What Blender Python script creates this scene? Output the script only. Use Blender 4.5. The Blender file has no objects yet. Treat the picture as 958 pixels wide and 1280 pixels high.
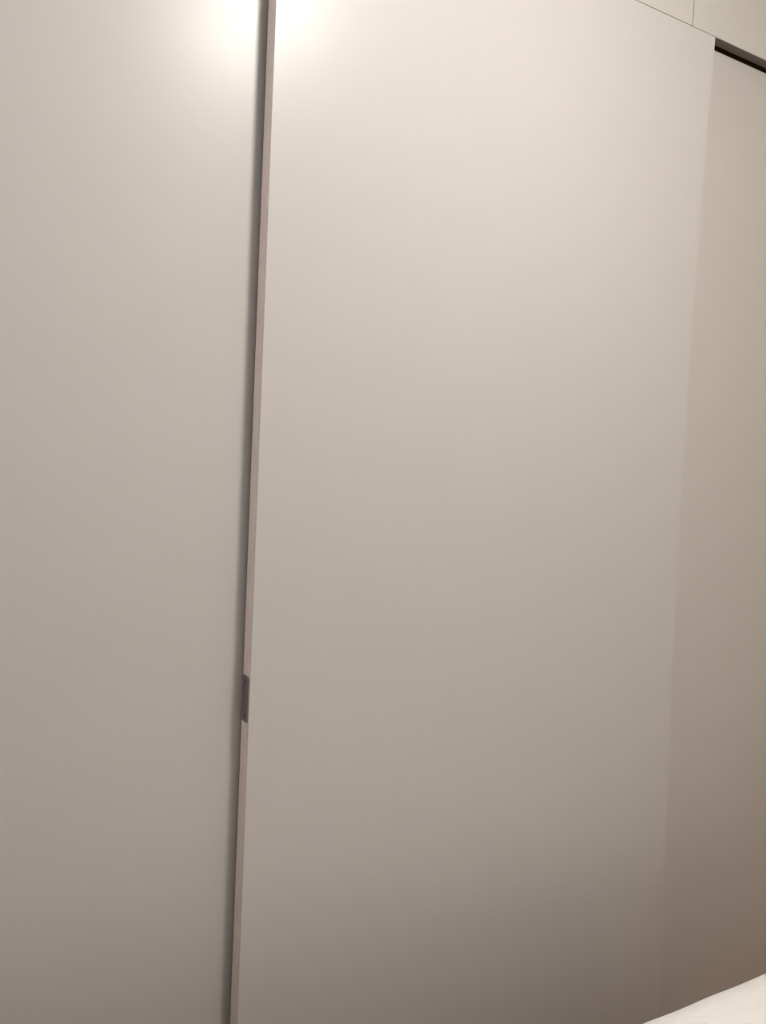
import bpy, bmesh, math
from mathutils import Matrix, Vector, noise

C = bpy.context.scene.collection
S = bpy.context.scene

# ------------------------------------------------------------------ camera
# The plane of the middle door's face is y = 0; the room lies towards -y.
YAW, PITCH, ROLL = 0.5253, -0.0338, 0.0433
fw = Vector((math.sin(YAW) * math.cos(PITCH), math.cos(YAW) * math.cos(PITCH), math.sin(PITCH)))
rt = Vector((math.cos(YAW), -math.sin(YAW), 0))
up = rt.cross(fw)
r2 = math.cos(ROLL) * rt + math.sin(ROLL) * up
u2 = -math.sin(ROLL) * rt + math.cos(ROLL) * up
cam_d = bpy.data.cameras.new('camera')
cam_d.sensor_fit = 'VERTICAL'
cam_d.sensor_height = 36.0
cam_d.lens = 36.0 * 1035 / 1280
cam_d.clip_start = 0.02
cam = bpy.data.objects.new('camera', cam_d)
C.objects.link(cam)
cam.matrix_world = Matrix((
    (r2.x, u2.x, -fw.x, 0.0),
    (r2.y, u2.y, -fw.y, -1.2),
    (r2.z, u2.z, -fw.z, 1.34),
    (0, 0, 0, 1)))
S.camera = cam

# ------------------------------------------------------------------ world, exposure
w = bpy.data.worlds.new('night')
S.world = w
w.use_nodes = True
w.node_tree.nodes['Background'].inputs[0].default_value = (0.02, 0.02, 0.025, 1)
w.node_tree.nodes['Background'].inputs[1].default_value = 0.1
S.view_settings.view_transform = 'Standard'
S.view_settings.look = 'None'
S.view_settings.gamma = 1.0
S.view_settings.use_curve_mapping = False
S.view_settings.exposure = 0.0

# the only lamp of the room (its mesh is built further down)
LAMP_POS = (0.80, -0.95)     # x, y on the ceiling
LAMP_POWER = 168.0           # emission strength of its diffuser
LAMP_COLOR = (1.0, 0.965, 0.93)
LAMP_R = 0.12

# ------------------------------------------------------------------ dimensions
ZTOP = 1.34 + 0.9627         # top of the doors / underside of the fascia
XL, XR = 0.4702, 1.4368      # edges of the middle door
STEP = 0.033                 # rear doors stand this far behind the middle one
THICK = 0.029
XSEAM = 1.3895
CEIL = 2.66
X0, X1 = -0.55, 2.34         # side walls
YB = 0.68                    # wall behind the wardrobe
YF = -2.60                   # wall behind the camera


# ------------------------------------------------------------------ materials
def mat(name, col, rough=0.5, spec=0.5, bump=0.0, scale=200.0, mottle=0.0, mscale=6.0,
        metal=0.0, stretch=(1, 1, 1), bdist=0.001, sheen=0.0):
    m = bpy.data.materials.new(name)
    m.use_nodes = True
    nt = m.node_tree
    b = nt.nodes['Principled BSDF']
    b.inputs['Base Color'].default_value = (*col, 1)
    b.inputs['Roughness'].default_value = rough
    b.inputs['Specular IOR Level'].default_value = spec
    b.inputs['Metallic'].default_value = metal
    if sheen:
        b.inputs['Sheen Weight'].default_value = sheen
    tc = nt.nodes.new('ShaderNodeTexCoord')
    mp = nt.nodes.new('ShaderNodeMapping')
    mp.inputs['Scale'].default_value = stretch
    nt.links.new(tc.outputs['Object'], mp.inputs['Vector'])
    if mottle:
        n = nt.nodes.new('ShaderNodeTexNoise')
        n.inputs['Scale'].default_value = mscale
        n.inputs['Detail'].default_value = 4
        nt.links.new(mp.outputs[0], n.inputs['Vector'])
        r = nt.nodes.new('ShaderNodeValToRGB')
        r.color_ramp.elements[0].position = 0.3
        r.color_ramp.elements[1].position = 0.7
        r.color_ramp.elements[0].color = tuple(c * (1 - mottle) for c in col) + (1,)
        r.color_ramp.elements[1].color = tuple(min(1, c * (1 + mottle)) for c in col) + (1,)
        nt.links.new(n.outputs['Fac'], r.inputs[0])
        nt.links.new(r.outputs[0], b.inputs['Base Color'])
    if bump:
        n2 = nt.nodes.new('ShaderNodeTexNoise')
        n2.inputs['Scale'].default_value = scale
        n2.inputs['Detail'].default_value = 3
        nt.links.new(mp.outputs[0], n2.inputs['Vector'])
        bp = nt.nodes.new('ShaderNodeBump')
        bp.inputs['Strength'].default_value = bump
        bp.inputs['Distance'].default_value = bdist
        nt.links.new(n2.outputs['Fac'], bp.inputs['Height'])
        nt.links.new(bp.outputs[0], b.inputs['Normal'])
    return m


def emit(name, col, strength):
    m = bpy.data.materials.new(name)
    m.use_nodes = True
    b = m.node_tree.nodes['Principled BSDF']
    b.inputs['Base Color'].default_value = (0.9, 0.88, 0.85, 1)
    b.inputs['Emission Color'].default_value = (*col, 1)
    b.inputs['Emission Strength'].default_value = strength
    return m


M = dict(
    door=mat('door_laminate', (0.505, 0.48, 0.455), 0.32, 0.23, bump=0.10, scale=420, mottle=0.006, mscale=9, bdist=0.0004),
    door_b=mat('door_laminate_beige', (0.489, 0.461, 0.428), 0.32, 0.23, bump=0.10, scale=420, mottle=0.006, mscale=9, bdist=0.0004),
    band=mat('edge_band_laminate', (0.86, 0.74, 0.675), 0.5, 0.4, bump=0.15, scale=500, mottle=0.03, mscale=40, bdist=0.0003),
    fascia=mat('fascia_paint', (0.508, 0.487, 0.44), 0.6, 0.3, bump=0.1, scale=350, mottle=0.008, mscale=7, bdist=0.0004),
    track=mat('dark_track', (0.20, 0.14, 0.095), 0.5, 0.3, mottle=0.1, mscale=30),
    flange=mat('fascia_underside_shade', (0.165, 0.138, 0.11), 0.5, 0.3, mottle=0.08, mscale=30),  # shade of the downward-facing fascia underside, put into the colour
    carcass=mat('carcass_board', (0.35, 0.30, 0.25), 0.6, 0.3, mottle=0.05),
    pull=mat('pull_metal', (0.18, 0.158, 0.152), 0.5, 0.4, metal=0.2, bump=0.05, scale=900, stretch=(1, 1, .1), bdist=0.0002),
    screw=mat('screw_metal', (0.06, 0.05, 0.05), 0.4, 0.5, metal=0.8, mottle=0.1, mscale=400),
    wall=mat('wall_paper', (0.68, 0.655, 0.62), 0.85, 0.2, bump=0.25, scale=180, mottle=0.01, bdist=0.0006),
    coolwall=mat('wall_paper_grey', (0.66, 0.68, 0.745), 0.85, 0.2, bump=0.25, scale=180, mottle=0.01, bdist=0.0006),
    warmwall=mat('wall_paper_beige', (0.82, 0.745, 0.645), 0.85, 0.2, bump=0.25, scale=180, mottle=0.01, bdist=0.0006),
    ceil=mat('ceiling_paper', (0.82, 0.80, 0.765), 0.9, 0.2, bump=0.25, scale=160, mottle=0.01, bdist=0.0006),
    base=mat('baseboard_paint', (0.62, 0.55, 0.47), 0.5, 0.4, mottle=0.02),
    floor=mat('floor_wood', (0.50, 0.285, 0.14), 0.45, 0.4, mottle=0.28, mscale=9, stretch=(.25, 4, 1), bump=0.1, scale=40),
    duvet=mat('duvet_cotton', (0.93, 0.905, 0.87), 0.95, 0.1, bump=0.9, scale=170, mottle=0.015, mscale=22, bdist=0.003, sheen=0.25),
    mattress=mat('mattress_cloth', (0.75, 0.72, 0.68), 0.95, 0.1, bump=0.3, scale=250),
    bedwood=mat('bed_wood', (0.34, 0.22, 0.13), 0.5, 0.4, mottle=0.2, mscale=8, stretch=(6, .5, 6)),
    lampmetal=mat('lamp_metal', (0.8, 0.79, 0.77), 0.4, 0.5, mottle=0.01),
    glow=emit('lamp_diffuser', LAMP_COLOR, LAMP_POWER),
)


# ------------------------------------------------------------------ helpers
def link(name, me, m, parent=None, loc=None):
    o = bpy.data.objects.new(name, me)
    C.objects.link(o)
    me.materials.append(m)
    if parent:
        o.parent = parent
    if loc:
        o.location = loc
    return o


def obj(name, bm, m, parent=None, loc=None, smooth=False):
    me = bpy.data.meshes.new(name)
    bmesh.ops.recalc_face_normals(bm, faces=bm.faces)
    if smooth:
        for f in bm.faces:
            f.smooth = True
    bm.to_mesh(me)
    bm.free()
    return link(name, me, m, parent, loc)


def box_bm(x0, x1, y0, y1, z0, z1, bevel=0.0, seg=2):
    bm = bmesh.new()
    bmesh.ops.create_cube(bm, size=1)
    for v in bm.verts:
        v.co = Vector(((x0 + x1) / 2 + v.co.x * (x1 - x0), (y0 + y1) / 2 + v.co.y * (y1 - y0),
                       (z0 + z1) / 2 + v.co.z * (z1 - z0)))
    if bevel:
        bmesh.ops.bevel(bm, geom=list(bm.edges), offset=bevel, segments=seg, affect='EDGES', profile=0.5)
    return bm


def box(name, x0, x1, y0, y1, z0, z1, m, parent=None, bevel=0.0, seg=2):
    return obj(name, box_bm(x0, x1, y0, y1, z0, z1, bevel, seg), m, parent)


def empty(name, label, cat, loc=(0, 0, 0), group=None):
    o = bpy.data.objects.new(name, None)
    C.objects.link(o)
    o.location = loc
    o['label'] = label
    o['category'] = cat
    if group:
        o['group'] = group
    return o


def struct(name, *a, **k):
    o = box(name, *a, **k)
    o['kind'] = 'structure'
    return o


# ------------------------------------------------------------------ the room
struct('floor', X0 - .1, X1 + .1, YF - .1, YB + .1, -0.1, 0.0, M['floor'])
struct('ceiling', X0 - .1, X1 + .1, YF - .1, YB + .1, CEIL, CEIL + 0.1, M['ceil'])
struct('wall_left', X0 - .1, X0, YF, YB, 0, CEIL, M['coolwall'])
struct('wall_right', X1, X1 + .1, YF, YB, 0, CEIL, M['warmwall'])
struct('wall_back', X0 - .1, X1 + .1, YB, YB + .1, 0, CEIL, M['wall'])
struct('wall_front', X0 - .1, X1 + .1, YF - .1, YF, 0, CEIL, M['wall'])
struct('baseboard_left', X0, X0 + .012, YF, -0.001, 0, 0.06, M['base'], bevel=0.003)
struct('baseboard_right', X1 - .012, X1, YF, -0.001, 0, 0.06, M['base'], bevel=0.003)
struct('baseboard_front', X0 + .012, X1 - .012, YF, YF + .012, 0, 0.06, M['base'], bevel=0.003)

# ------------------------------------------------------------------ wardrobe
WX0, WX1 = X0 + .001, X1 - .001
ZB = 0.012                   # doors run just above the bottom rail
ward = empty('wardrobe', 'built-in off-white wardrobe with three tall flat sliding doors', 'wardrobe',
             ((WX0 + WX1) / 2, 0.3, 0))


def wpart(name, x0, x1, y0, y1, z0, z1, m, bevel=0.0, parent=None, seg=2):
    o = box(name, x0, x1, y0, y1, z0, z1, m, None, bevel, seg)
    p = parent or ward
    o.parent = p
    o.matrix_parent_inverse = Matrix.Translation(-ward.location)
    return o


wpart('side_panel', WX0, WX0 + .018, 0.072, YB - .003, 0.001, CEIL - .002, M['carcass'])
wpart('side_panel', WX1 - .018, WX1, 0.072, YB - .003, 0.001, CEIL - .002, M['carcass'])
wpart('back_panel', WX0 + .018, WX1 - .018, YB - .012, YB - .003, 0.001, CEIL - .002, M['carcass'])
wpart('bottom_rail', WX0 + .018, WX1 - .018, -0.004, 0.08, 0.0005, 0.010, M['carcass'], 0.001)
wpart('top_board', WX0, WX1, 0.0302, YB - .012, ZTOP + .07, ZTOP + .09, M['track'])
# dark head track: a channel hung under the top board, its web between the two door runs
o = wpart('head_track', WX0 + .018, WX1 - .018, 0.0712, 0.078, ZTOP - .004, ZTOP + .07, M['track'])
o['label'] = 'dark brown track showing as a slot above the rear door'

# fascia panels above the doors, a little behind the front door's face, 2 mm joint between them
FY, ZF = 0.009, 1.34 + 0.9627 * 1.209 / 1.2
o = wpart('underside_shade', WX0, WX1, FY + .0006, 0.0305, ZF, ZF + .0015, M['flange'])  # thin dark sheet added to paint the shade under the fascia
o['label'] = 'shaded underside of the panels, its shade painted as a dark strip'


def fascia(x0, x1, label):
    o = wpart('fascia_panel', x0, x1, FY, 0.030, ZF + .0015, CEIL - .002, M['fascia'], 0.0006, seg=1)
    o['label'] = label


fascia(WX0, XSEAM - .0015, 'wide painted panel above the left and middle doors')
fascia(XSEAM + .0015, WX1, 'painted panel above the right door')


def sliding_door(x0, x1, y, z0, z1, bow=None, label=None, m='door'):
    """A slab with a thin edge band down either long edge; bow(z) shifts the right edge."""
    n = 26
    eb = 0.0
    bt = 0.0004
    bw = bow or (lambda z: 0.0)
    mid = (x0 + x1) / 2
    bm = bmesh.new()
    rows = []
    c = 0.0010
    for i in range(n + 1):
        z = z0 + (z1 - z0) * i / n
        b = bw(z)
        pts = [(x0 + eb, y + c), (x0 + eb + c, y), (mid, y), (x1 - eb - c + b, y), (x1 - eb + b, y + c),
               (x1 - eb + b, y + THICK), (mid, y + THICK), (x0 + eb, y + THICK)]
        rows.append([bm.verts.new((px, py, z)) for px, py in pts])
    for a, b_ in zip(rows, rows[1:]):
        for k in range(8):
            bm.faces.new((a[k], a[(k + 1) % 8], b_[(k + 1) % 8], b_[k]))
    bm.faces.new(rows[0])
    bm.faces.new(rows[-1][::-1])
    d = obj('sliding_door', bm, M[m])
    d.parent = ward
    d.matrix_parent_inverse = Matrix.Translation(-ward.location)
    if label:
        d['label'] = label
    for side in (0, 1):
        bm = bmesh.new()
        rows = []
        for i in range(n + 1):
            z = z0 + (z1 - z0) * i / n
            xa, xb = (x0 - bt, x0 - .00002) if side == 0 else (x1 + .00002 + bw(z), x1 + bt + bw(z))
            pts = [(xa, y + .002), (xb, y + .002), (xb, y + THICK - .0005), (xa, y + THICK - .0005)]
            rows.append([bm.verts.new((px, py, z)) for px, py in pts])
        for a, b_ in zip(rows, rows[1:]):
            for k in range(4):
                bm.faces.new((a[k], a[(k + 1) % 4], b_[(k + 1) % 4], b_[k]))
        bm.faces.new(rows[0])
        bm.faces.new(rows[-1][::-1])
        e = obj('edge_band', bm, M['band'], d)
        e['label'] = 'thin pinkish beige strip along the door edge'
    return d


def bow(z):
    t = (z - 1.25) / 1.05
    return 0.013 * (2 * min(t * t, 1.3) - 1)


sliding_door(WX0 + .002, XL + .045, STEP + .005, ZB, ZTOP - .0015, label='left door, standing behind the middle one')
dm = sliding_door(XL, XR, 0.0, ZB, ZTOP, bow, 'middle door, standing in front of its neighbours')
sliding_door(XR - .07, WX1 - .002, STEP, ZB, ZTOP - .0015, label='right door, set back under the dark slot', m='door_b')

# flush finger pull let into the left edge of the middle door
PZ0, PZ1 = 0.959, 1.031
py0, py1 = 0.0016, THICK - .002
bm = bmesh.new()
px = XL - 0.0018


def ring(y0, y1, z0, z1, x, r, k=5):
    pts = []
    for cy, cz, a0 in ((y1 - r, z1 - r, 0), (y0 + r, z1 - r, 90), (y0 + r, z0 + r, 180), (y1 - r, z0 + r, 270)):
        for i in range(k):
            a = math.radians(a0 + 90 * i / (k - 1))
            pts.append(bm.verts.new((x, cy + r * math.cos(a), cz + r * math.sin(a))))
    return pts


rs = [ring(py0, py1, PZ0, PZ1, XL + .0006, .003), ring(py0, py1, PZ0, PZ1, px + .0003, .003),
      ring(py0 + .0004, py1 - .0004, PZ0 + .0004, PZ1 - .0004, px, .003),
      ring(py0 + .005, py1 - .005, PZ0 + .015, PZ1 - .015, px, .005),
      ring(py0 + .0055, py1 - .0055, PZ0 + .0155, PZ1 - .0155, px + .0009, .005)]
for a, b in zip(rs, rs[1:]):
    for i in range(len(a)):
        j = (i + 1) % len(a)
        bm.faces.new((a[i], a[j], b[j], b[i]))
bm.faces.new(rs[-1])
pl = obj('edge_pull', bm, M['pull'], dm)
pl['label'] = 'small dark grey metal finger pull on the door edge'
for z in (PZ0 + .0085, PZ1 - .0085):
    bm = bmesh.new()
    bmesh.ops.create_cone(bm, cap_ends=True, segments=14, radius1=.0034, radius2=.0024, depth=.0010,
                          matrix=Matrix.Translation((px - .0002, (py0 + py1) / 2, z)) @ Matrix.Rotation(-math.pi / 2, 4, 'Y'))
    obj('screw', bm, M['screw'], dm)

# ------------------------------------------------------------------ bed
BX0, BX1 = -0.45, 1.62
BY0, BY1 = -1.78, -0.345
bed = empty('bed', 'low wooden bed with a pale mattress under the white duvet', 'bed', ((BX0 + BX1) / 2, (BY0 + BY1) / 2, 0))


def bpart(name, *a, **k):
    o = box(name, *a, **k)
    o.parent = bed
    o.matrix_parent_inverse = Matrix.Translation(-bed.location)
    return o


for x in (BX0 + .03, BX1 - .09):
    for y in (BY0 + .03, BY1 - .09):
        bpart('leg', x, x + .06, y, y + .06, 0.0005, 0.10, M['bedwood'], bevel=.004)
bpart('side_rail', BX0, BX1, BY1 - .03, BY1, .10, .24, M['bedwood'], bevel=.004)
bpart('side_rail', BX0, BX1, BY0, BY0 + .03, .10, .24, M['bedwood'], bevel=.004)
bpart('foot_rail', BX1 - .03, BX1, BY0 + .03, BY1 - .03, .10, .24, M['bedwood'], bevel=.004)
bpart('headboard', BX0 - .035, BX0, BY0, BY1, .10, .85, M['bedwood'], bevel=.006)
bpart('platform', BX0, BX1 - .03, BY0 + .03, BY1 - .03, .19, .22, M['bedwood'])
bpart('mattress', BX0 + .005, BX1 - .035, BY0 + .035, BY1 - .035, .22, .445, M['mattress'], bevel=.04, seg=5)

# duvet: a thick soft cover lying over the mattress and hanging down its sides
DX0, DX1 = -0.05, 1.66
DY0, DY1 = -1.83, -0.290
DZ0, DZ1 = 0.265, 0.511
bm = bmesh.new()
nx, nr, ny, nh = 90, 9, 76, 9
R_ = 0.055


def profile(lo, hi, n, zlo, ztop, r):
    """Outline across the cover: up one side, over the rounded shoulder, across, and down again."""
    left = [(lo, zlo + (ztop - r - zlo) * i / nh) for i in range(nh)]
    for i in range(nr):
        a = math.radians(180 - 90 * i / nr)
        left.append((lo + r + r * math.cos(a), ztop - r + r * math.sin(a)))
    flat = [(lo + r + (hi - lo - 2 * r) * i / n, ztop) for i in range(n + 1)]
    right = [(lo + hi - p, z) for p, z in reversed(left)]
    return left + flat + right


prof = profile(DY0, DY1, ny, DZ0, DZ1, R_)
grid = []
cx_, cy_ = (DX0 + DX1) / 2, (DY0 + DY1) / 2
stations = [(DX0 + (DX1 - R_ - DX0) * i / nx, 1.0) for i in range(nx + 1)]
for i in range(1, nr + 1):                           # the foot end rolls over ...
    a = math.radians(90 * i / nr)
    stations.append((DX1 - R_ + R_ * math.sin(a), 1 - R_ * (1 - math.cos(a)) / (DZ1 - DZ0)))
for i in range(1, nh + 1):                           # ... and hangs down
    stations.append((DX1, (1 - R_ / (DZ1 - DZ0)) * (1 - 0.9 * i / nh)))
for x, rel in stations:
    row = []
    eh = max(0.0, ((DX0 + .05) - x) / .05)
    for (y, z) in prof:
        dz = -0.03 * eh * eh
        top = min(1.0, max(0.0, (z - DZ0) / (DZ1 - DZ0)))
        p = Vector((x * 2.2, y * 2.2, z * 2.5))
        q = Vector((x * 7.5, y * 6.0, z * 6.0))
        puff = 0.010 * noise.noise(p) + 0.0045 * noise.noise(q)
        out = Vector((0, (1 if y > cy_ else -1) if z < DZ1 - R_ * .5 else 0, 1 if z > DZ1 - R_ else 0))
        hang = (1 - top) * 0.012 * math.sin(x * 17 + 2.0 * noise.noise(Vector((x * 3, 1, 0))))
        zz = z + dz * top + out.z * puff
        swing = (1 - rel) * 0.008 * math.sin(y * 15)
        row.append(bm.verts.new((x + swing, y + out.y * (abs(puff) + hang * .6), DZ0 + (zz - DZ0) * rel)))
    grid.append(row)
for a, b in zip(grid, grid[1:]):
    for k in range(len(a) - 1):
        bm.faces.new((a[k], a[k + 1], b[k + 1], b[k]))
dv = obj('duvet', bm, M['duvet'], smooth=True)
md = dv.modifiers.new('thick', 'SOLIDIFY')
md.thickness = 0.028
md.offset = -1
dv['label'] = 'soft white duvet spread over the bed in front of the wardrobe'
dv['category'] = 'duvet'

# ------------------------------------------------------------------ ceiling lamp
lx, ly = LAMP_POS
lamp = empty('ceiling_lamp', 'small round white ceiling lamp with a glowing diffuser before the doors', 'lamp', (lx, ly, CEIL))


def lathe(name, pts, m, n=48):
    bm = bmesh.new()
    rings = []
    for r, z in pts:
        if r < 1e-6:
            rings.append([bm.verts.new((0, 0, z))])
        else:
            rings.append([bm.verts.new((r * math.cos(2 * math.pi * i / n), r * math.sin(2 * math.pi * i / n), z)) for i in range(n)])
    for a, b in zip(rings, rings[1:]):
        for i in range(n):
            j = (i + 1) % n
            if len(a) == 1:
                bm.faces.new((a[0], b[i], b[j]))
            elif len(b) == 1:
                bm.faces.new((a[i], a[j], b[0]))
            else:
                bm.faces.new((a[i], a[j], b[j], b[i]))
    return obj(name, bm, m, lamp, smooth=False)


R = LAMP_R
lathe('base', [(0, -.0005), (R + .012, -.0005), (R + .014, -.004), (R + .014, -.024), (R + .010, -.028),
               (R + .001, -.028), (R + .001, -.012), (0, -.012)], M['lampmetal'])
lathe('diffuser', [(0, -.0125), (R, -.0125), (R, -.040), (R * .97, -.055), (R * .88, -.070), (R * .7, -.082), (R * .4, -.090), (0, -.092)], M['glow'])
